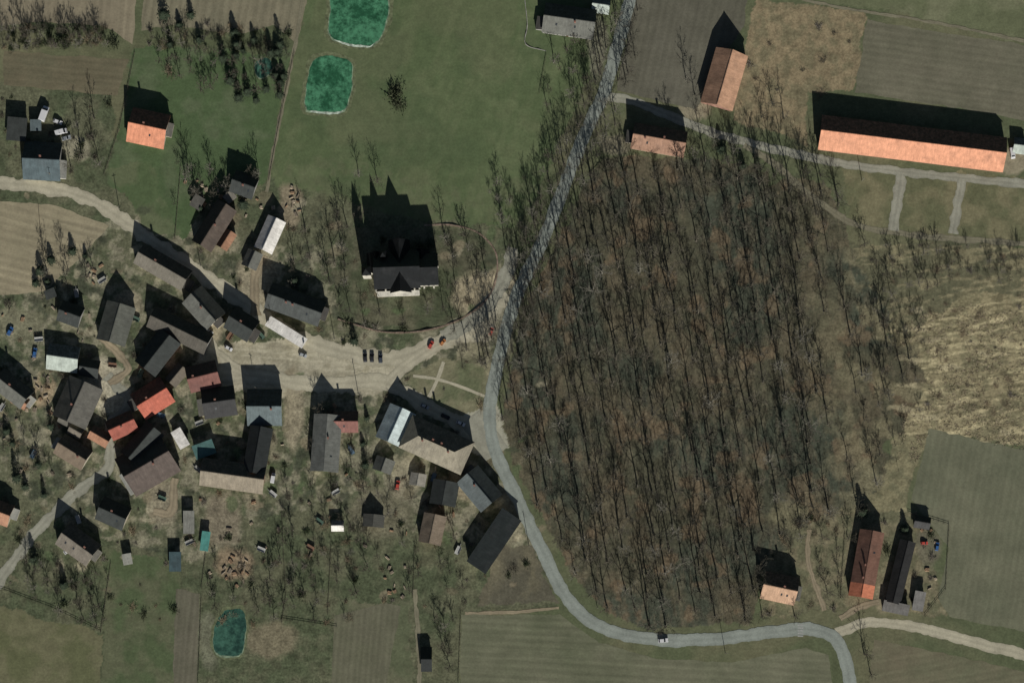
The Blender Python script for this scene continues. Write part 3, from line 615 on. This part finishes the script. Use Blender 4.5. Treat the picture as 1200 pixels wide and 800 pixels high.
def pip(px,py,poly): return bool(inpoly(np.array([px],float),np.array([py],float),poly)[0])
def poisson(poly,n,dmin,mr=3,mb=4,tries=12000):
    xs_=[p[0] for p in poly]; ys_=[p[1] for p in poly]; out=[]
    for _ in range(tries):
        if len(out)>=n: break
        x=random.uniform(min(xs_),max(xs_)); y=random.uniform(min(ys_),max(ys_))
        if not pip(x,y,poly): continue
        if any((x-a)**2+(y-b_)**2<dmin*dmin for a,b_ in out): continue
        if not free(x,y,mr,mb): continue
        out.append((x,y))
    return out
nt_=0
WX2=[(x+(10 if x>930 else 0),y) for x,y in WOOD]
def thin(x,y):
    # the wood thins out raggedly towards the east
    e=max(0,min(1,(x-900)/130)); return random.random()<e*max(.25,min(1,(float(fbm(x,y,40,5))-.38)*5))
dark=[v for i,v in enumerate(TV) if i%3==2]; 
for x,y in poisson(WX2,322,18,1,6):
    if thin(x,y): continue
    f=float(fbm(x,y,90,3)); pool=dark+TV[0::3] if (f<.47 or y<300) else TV
    inst('bare_tree',random.choice(pool),x,y,random.uniform(.78,1.2)*(.8 if x>960 else 1),'tall leafless tree standing in the village wood','tree','leafless trees of the wood'); nt_+=1
for side,off in((-1,10),(1,10),(-1,20),(1,20)):
    c=catmull(MAIN[1:10],10)
    for i in range(1,len(c)-1):
        t_=(c[i+1]-c[i-1]).normalized(); p=c[i]+Vector((-t_.y,t_.x))*side*(off+random.uniform(-2,5))
        if random.random()<(.85 if off<20 else .6) and free(p.x,p.y,0,3): inst('roadside_tree',random.choice(TV),p.x,p.y,random.uniform(.55,.9),'leafless tree beside the grey road','tree','trees lining the road'); nt_+=1
big=[(398,250),(400,292),(388,335),(412,362),(446,368),(522,282),(548,292),(588,258),(592,292),(556,330),(520,360),(535,385),(548,410),(545,430),(532,330),(424,205),(442,212),(90,150),(108,165),(98,185),(118,190),(84,195),(110,140),(216,215),(225,200),(232,225),(805,95),(812,110),(905,125),(895,140),(915,140),(962,205),(940,205),(985,230),(860,175),(835,165),(720,150),(735,205),(870,715),(893,725),(930,722),(1010,768),(1018,790),(360,270),(365,300),(345,310),(305,205),(1045,350),(1030,380),(640,125),(665,62),(650,75),(570,400),(560,425),(572,378),(410,270),(430,385),(505,300),(570,320),(530,300),(395,310),(610,270),(600,240),(585,235)]
for x,y in big: inst('village_tree',random.choice(TV),x+random.uniform(-3,3),y+random.uniform(-3,3),random.uniform(.5,.8),'leafless old tree in the village','tree','leafless village trees')
gardens=[([(330,560),(440,560),(445,720),(310,735),(320,600)],44,11),([(20,640),(70,660),(130,670),(125,740),(10,690)],24,11),([(240,660),(330,650),(330,720),(240,710)],12,12),([(0,480),(70,490),(60,560),(0,560)],10,13),([(40,290),(110,300),(110,350),(40,360)],8,13),([(205,180),(300,190),(290,240),(205,250)],12,11),([(440,560),(540,580),(560,700),(450,700)],14,14),([(380,470),(450,540),(430,580),(350,560)],8,13),([(380,250),(420,250),(400,370),(330,330)],12,12),([(480,265),(580,275),(560,360),(470,375)],14,11),([(500,720),(535,720),(530,790),(505,760)],6,10),([(670,40),(700,50),(690,110),(640,110)],8,12),([(570,210),(650,180),(620,290),(590,290)],12,12)]
hedges=[([(0,32),(120,34),(130,55),(0,60)],30,6),([(170,35),(340,50),(335,110),(240,110),(170,70)],42,9),([(895,600),(1000,600),(985,700),(940,700)],12,13),([(1010,285),(1200,290),(1200,325),(1060,345),(1030,340)],40,9),([(1000,330),(1085,360),(1095,470),(1070,520),(1010,600)],26,12),([(790,170),(900,170),(900,200),(800,205)],8,12)]
for poly,n,dm in gardens:
    for x,y in poisson(poly,n,dm,2,3,2500): inst('garden_tree',random.choice(SV),x,y,random.uniform(.5,1.05),'small leafless fruit tree in a garden','tree','small leafless garden trees')
for poly,n,dm in hedges:
    for x,y in poisson(poly,n,dm,2,3,2500): inst('hedgerow_tree',random.choice(SV),x,y,random.uniform(.5,1.0),'small leafless tree in a hedgerow or thicket','tree','small leafless hedgerow trees')
def conifer_mesh(h,r):
    tv=[];tf=[];cv=[];cf=[]; tube(tv,tf,Vector((0,0,0)),Vector((0,0,h*.95)),h*.02,.03,6)
    for i in range(800):
        f=random.random()**1.3; z=h*(.06+.92*f); R_=r*(1-f)**.7*(.7+.3*math.sin(i*1.7))+.1; az=random.uniform(0,6.28); rr=R_*random.uniform(.3,1)
        p=Vector((math.cos(az)*rr,math.sin(az)*rr,z-rr*.25)); out=Vector((math.cos(az),math.sin(az),-.25)).normalized(); sd=Vector((-math.sin(az),math.cos(az),random.uniform(-.4,.4)))
        s_=random.uniform(.35,.75); b_=len(cv); cv+=[tuple(p-sd*s_*.4),tuple(p+sd*s_*.4),tuple(p+out*s_+sd*.1)]; cf.append((b_,b_+1,b_+2))
    return tv,tf,cv,cf
NEED=simple('needles',(0.04,0.055,0.034),0.9,0.4,0.8); CV=[]
for k in range(4):
    tv,tf,cv,cf=conifer_mesh(random.uniform(4.5,8.5),random.uniform(2.4,3.6)); CV.append((mesh_of('trunk',tv,tf,BARK[0]),mesh_of('crown',cv,cf,NEED)))
con=[(48,318),(42,332),(56,330),(85,295),(60,305),(15,520),(30,570),(45,545),(60,500),(8,505),(100,300),(345,330),(240,290),(285,240),(415,400),(430,490),(425,520),(428,545),(40,655),(75,685),(355,458),(375,455),(870,195),(845,175),(1060,620),(505,285),(235,245),(20,560),(52,580),(350,345),(1010,600),(275,40),(285,60),(298,48),(325,62),(332,90),(312,105),(290,108),(275,88),(262,70),(328,112),(300,118)]
con+=poisson([(250,50),(345,45),(338,118),(285,122),(245,90)],9,10,0,1,4000)+poisson([(175,20),(235,15),(235,55),(178,60)],5,12,0,1,2000)
for x,y in con: 
    if free(x,y,0,0) and not (292<x<322 and 64<y<98): inst('conifer_tree',random.choice(CV),x,y,random.uniform(.6,1.15),'dark green conifer among gardens','tree','dark conifers')
def shrub_mesh(r,green):
    v=[];f=[]
    ex=random.uniform(.7,1.5)
    for i in range(60):
        az=random.uniform(0,6.28); d_=Vector((math.cos(az)*ex,math.sin(az),random.uniform(.3,1.6))).normalized(); L=r*random.uniform(.4,1.15); p0=Vector((random.gauss(0,.45*r)*ex,random.gauss(0,.35*r),0)); p1=p0+d_*L; blade(v,f,p0,p1,.045)
        for j in range(4):
            a=p0.lerp(p1,random.uniform(.3,1)); blade(v,f,a,a+rdir(d_,.6)*r*.4,.11 if green else .04)
    return v,f
SHM=[mesh_of('bare_shrub',*shrub_mesh(random.uniform(1.2,2.1),False),m) for m in (simple('twigs',(0.16,0.13,0.09)),simple('twigs_dark',(0.1,0.09,0.068)),simple('twigs_straw',(0.25,0.2,0.13)),simple('twigs_grey',(0.19,0.17,0.14)))*2]
SHG=[mesh_of('evergreen_shrub',*shrub_mesh(random.uniform(1.1,1.9),True),m) for m in (simple('shrub_leaves',(0.045,0.06,0.03)),simple('shrub_leaves_olive',(0.07,0.08,0.045)))*2]
def shr(px,py,green,s_,fl=1):
    m=random.choice(SHG if green else SHM); nm='evergreen_shrub' if green else 'bare_shrub'
    o=bpy.data.objects.new(nm,m); COL.objects.link(o); x,y=M(px,py); o.location=(x,y,0); o.rotation_euler=(0,0,random.uniform(0,6)); o.scale=(s_*random.uniform(.7,1.3),s_,s_*random.uniform(.6,1.0)*fl)
    tag(o,'dark evergreen shrub in a garden' if green else 'leafless brown shrub on rough ground','shrub','evergreen shrubs' if green else 'leafless shrubs')
for poly,n,dm,gp,fl in [([(0,350),(110,350),(240,260),(560,270),(600,300),(560,500),(640,660),(540,710),(330,740),(120,730),(0,680)],190,8,.25,.9),([(1010,285),(1200,290),(1200,510),(1080,490)],40,12,.0,.5),([(0,112),(130,115),(110,210),(0,205)],22,9,.3,1),([(870,20),(1000,20),(990,105),(880,130)],10,18,0,.6),([(890,600),(1110,610),(1100,710),(900,720)],20,12,.2,1),([(5,32),(135,30),(140,52),(5,58)],44,6,.7,1.1),([(170,20),(340,35),(340,60),(175,60)],26,8,.6,1.1)]:
    for x,y in poisson(poly,n,dm,1,1,4000):
        if pip(x,y,SQ): continue
        shr(x,y,random.random()<gp,random.uniform(.4,1.4),fl)
shr(463,112,True,2.0); shr(467,122,True,1.8); shr(198,85,False,2.0); shr(465,105,True,1.6)
v=[];f=[]
for x,y in poisson(WX2,2500,3.0,1,3,8000):
    if thin(x,y) or float(fbm(x,y,30,6))<.42: continue
    X,Y=M(x,y); h=random.uniform(2,6); p0=Vector((X,Y,0)); p1=p0+Vector((random.gauss(0,.5),random.gauss(0,.5),h)); blade(v,f,p0,p1,.08)
    for j in range(6):
        a=p0.lerp(p1,random.uniform(.25,1)); dd=Vector((random.gauss(0,1),random.gauss(0,1),random.uniform(.2,1.4))).normalized(); b_=a+dd*random.uniform(.8,2); blade(v,f,a,b_,.045); blade(v,f,a.lerp(b_,.5),a.lerp(b_,.5)+rdir(dd,.6)*.9,.04)
o=mk('woodland_undergrowth',v,f,[simple('undergrowth_twigs',(0.11,0.093,0.068))]); o['kind']='stuff'
v=[];f=[]
for i in range(5200):
    x=random.uniform(1005,1230); y=random.uniform(345,540)
    if not pip(x,y,[(1040,380),(1230,335),(1230,535),(1090,500),(1060,590),(1045,570),(1060,470),(1050,400)]): continue
    if float(fbm(x,y,22,3))<.47: continue
    X,Y=M(x,y)
    for j in range(3): p=Vector((X+random.gauss(0,.5),Y+random.gauss(0,.4),0)); blade(v,f,p,p+Vector((random.gauss(0,.6),random.gauss(0,.6),random.uniform(.2,.6))),.12)
o=mk('dry_reed_grass',v,f,[simple('straw',(0.30,0.25,0.175))]); o['kind']='stuff'
# ------------------------------------------------------------ vehicles
TYRE=simple('tyre_rubber',(0.02,0.02,0.02)); LAMP=simple('headlight_glass',(0.6,0.6,0.6),0.2,0.05)
def car(px,py,ang,c,label,van=False,sc_=1.0):
    x,y=M(px,py); e=tag(emp('parked_van' if van else 'parked_car',x,y,math.radians(ang),0.1),label,'van' if van else 'car','vehicles in the village'); e.scale=(sc_,)*3
    L,W_=(2.6,1.0) if van else (2.15,.88); paint=simple('car_paint',c,0.35,0.03)
    prof=[(-L,.35),(-L,.85),(-L+.15,1.0),(L-1.1,.98),(L-.1,.8),(L,.6),(L,.35)] if not van else [(-L,.4),(-L,2.1),(-L+.15,2.25),(L-1.5,2.25),(L-.8,1.25),(L-.05,1.0),(L,.4)]
    n=len(prof); vs=[(a,-W_,z) for a,z in prof]+[(a,W_,z) for a,z in prof]; fs=[tuple(range(n))[::-1],tuple(range(n,2*n))]+[(i,(i+1)%n,n+(i+1)%n,n+i) for i in range(n)]
    o=mk('body',vs,fs,[paint],e); bv=o.modifiers.new('b','BEVEL'); bv.width=.08; bv.segments=2
    if not van:
        mk('side_window',[(-1.9,-.8,.985),(1.0,-.8,.985),(1.0,.8,.985),(-1.9,.8,.985),(-1.5,-.66,1.42),(.35,-.66,1.42),(.35,.66,1.42),(-1.5,.66,1.42)],[(0,1,5,4),(1,2,6,5),(2,3,7,6),(3,0,4,7),(4,5,6,7)],[GLASS],e)
        vs=[];fs=[]; box(vs,fs,-1.45,.3,-.65,.65,1.423,1.48,.04); mk('roof_panel',vs,fs,[paint],e)
    else: mk('windscreen',[(L-1.45,-.85,2.2),(L-1.45,.85,2.2),(L-.83,.85,1.33),(L-.83,-.85,1.33)],[(0,3,2,1)],[GLASS],e,loc=(.03,0,.03))
    for wx in(-1.35,1.35):
        for wy in(-W_,W_):
            vs=[];fs=[]
            for i in range(12):
                a=2*math.pi*i/12; vs+=[(wx+.33*math.cos(a),wy-.1,.33+.33*math.sin(a)),(wx+.33*math.cos(a),wy+.1,.33+.33*math.sin(a))]
            fs=[(2*i,2*((i+1)%12),2*((i+1)%12)+1,2*i+1) for i in range(12)]+[tuple(range(0,24,2)),tuple(range(1,24,2))[::-1]]
            mk('wheel',vs,fs,[TYRE],e)
    for wy in(-.6,.6):
        vs=[];fs=[]; box(vs,fs,L-.06,L+.03,wy-.16,wy+.16,.62,.76); mk('headlight',vs,fs,[LAMP],e)
W=(.6,.6,.6);BK=(.03,.03,.035);RD=(.45,.07,.05);BL=(.04,.12,.3);SV_=(.35,.37,.38)
for a in [(777,750,5,W,'white car driving on the road beside the wood',False,1.1),(428,419,92,BK,'dark car parked on the sandy village square',False,1.0),(436,419,88,BK,'dark car parked on the sandy village square',False,1.0),(446,420,90,(.05,.06,.08),'dark blue car parked on the sandy village square',False,1.0),
 (505,404,60,RD,'red car on the sandy square',False,.9),(519,401,50,(.5,.2,.07),'orange car on the sandy square',False,.8),(576,388,70,RD,'red car under bare trees beside the road',False,.9),(466,568,80,RD,'red car parked in a farmyard',False,1),(498,476,-25,SV_,'silver car parked beside the large building',False,1),(522,488,-25,BK,'dark car parked beside the large building',False,1),(540,496,-25,W,'white car parked beside the large building',False,1),
 (12,388,60,BL,'blue car parked on a yard',False,1),(41,413,80,BL,'blue car parked beside a house',False,1),(52,134,70,W,'white van parked in a cluttered yard',True,1.4),(72,155,15,W,'white van parked on a sandy yard',True,1.1),(78,162,15,SV_,'silver car parked on a sandy yard',False,1),(68,143,-20,W,'white car parked on a sandy yard',False,1),(268,408,-30,W,'white car parked beside the village street',False,.9),(245,388,-40,SV_,'silver car parked in front of a house',False,1),(355,416,-20,SV_,'silver car on the village street',False,.9),(320,560,80,W,'white van in a farmyard',True,.9),(80,645,30,W,'white car parked beside a house',False,1),(1098,640,80,BL,'blue car parked behind a farm',False,.9),(1083,636,0,RD,'red car parked behind a farm',False,.8),(1186,180,-80,W,'white van parked by the long barn',True,1.0)]:
    car(*a)
# ------------------------------------------------------------ yard clutter
LOG=[simple('log_wood',c,0.9,0.4,1.5) for c in ((.28,.19,.12),(.24,.2,.15),(.36,.3,.22))]
def logpile(px,py,ang):
    v=[];f=[]; n=random.randint(2,5); L=random.uniform(1.0,2.4)
    for row in range(2):
        for i in range(n-row):
            yy=(i-(n-row)/2)*.36; z=.17+row*.3; o_=random.uniform(-.25,.25); tube(v,f,Vector((-L/2+o_,yy,z)),Vector((L/2+o_,yy,z)),.17,.17,7); k=len(v); f.append(tuple(range(k-7,k))); f.append(tuple(range(k-14,k-7))[::-1])
    x,y=M(px,py); o=mk('log_pile',v,f,[random.choice(LOG)],None,(x,y,0),math.radians(ang)); tag(o,'stack of cut logs lying in a village yard','log pile','log piles in yards')
for poly,n,dm in [([(258,642),(285,650),(298,668),(280,690),(262,680)],14,5),([(450,650),(475,650),(475,700),(450,700)],10,6),([(335,210),(350,230),(352,262),(335,255)],10,5),([(215,210),(270,215),(262,240),(218,245)],12,6),([(100,300),(120,310),(118,335),(95,330)],6,6),([(35,440),(60,445),(60,480),(30,480)],12,5),([(240,400),(560,520),(540,620),(220,680)],22,14),([(0,340),(110,350),(110,560),(0,560)],22,11),([(280,225),(320,230),(320,260),(285,260)],5,6),([(1065,620),(1105,620),(1100,700),(1080,700)],6,8)]:
    for x,y in poisson(poly,n,dm,1,1,2500):
        if not pip(x,y,SQ): logpile(x,y,random.uniform(0,180))
def trailer(px,py,ang,c):
    x,y=M(px,py); e=tag(emp('farm_trailer',x,y,math.radians(ang)),'small flat farm trailer standing in a yard','trailer','farm trailers in yards')
    v=[];f=[]; box(v,f,-2,2,-1,1,.7,.8); box(v,f,-2,2,-1,-.94,.803,1.3); box(v,f,-2,2,.94,1,.803,1.3); box(v,f,2.003,3.4,-.06,.06,.6,.7); mk('trailer_bed',v,f,[simple('trailer_paint',c,.7)],e)
    for wx in (-.9,.6):
        for wy in(-1.15,1.15):
            v=[];f=[]; tube(v,f,Vector((wx,wy-.1,.35)),Vector((wx,wy+.1,.35)),.35,.35,10); f+= [tuple(range(10))[::-1],tuple(range(10,20))]; mk('wheel',v,f,[TYRE],e)
for x,y in poisson([(0,340),(240,300),(560,520),(540,690),(220,680),(0,560)],24,28,1,2,3000):
    if not pip(x,y,SQ): trailer(x,y,random.uniform(0,180),random.choice([(.3,.3,.28),(.1,.15,.2),(.2,.12,.08),(.4,.4,.38),(.08,.13,.1)]))
for x,y in [(140,245),(235,312),(318,372),(392,398),(300,455),(420,462),(620,640),(700,712),(850,765),(1010,212),(900,192),(60,206)]:
    X,Y=M(x,y); e=tag(emp('utility_pole',X,Y,random.uniform(0,3)),'wooden utility pole beside the road','utility pole','utility poles'); v=[];f=[]; tube(v,f,Vector((0,0,0)),Vector((0,0,8)),.16,.11,8); mk('pole',v,f,[BARK[1]],e); v=[];f=[]; box(v,f,-.9,.9,-.06,.06,7.4,7.55); mk('crossarm',v,f,[BARK[1]],e)
print('trees',nt_)
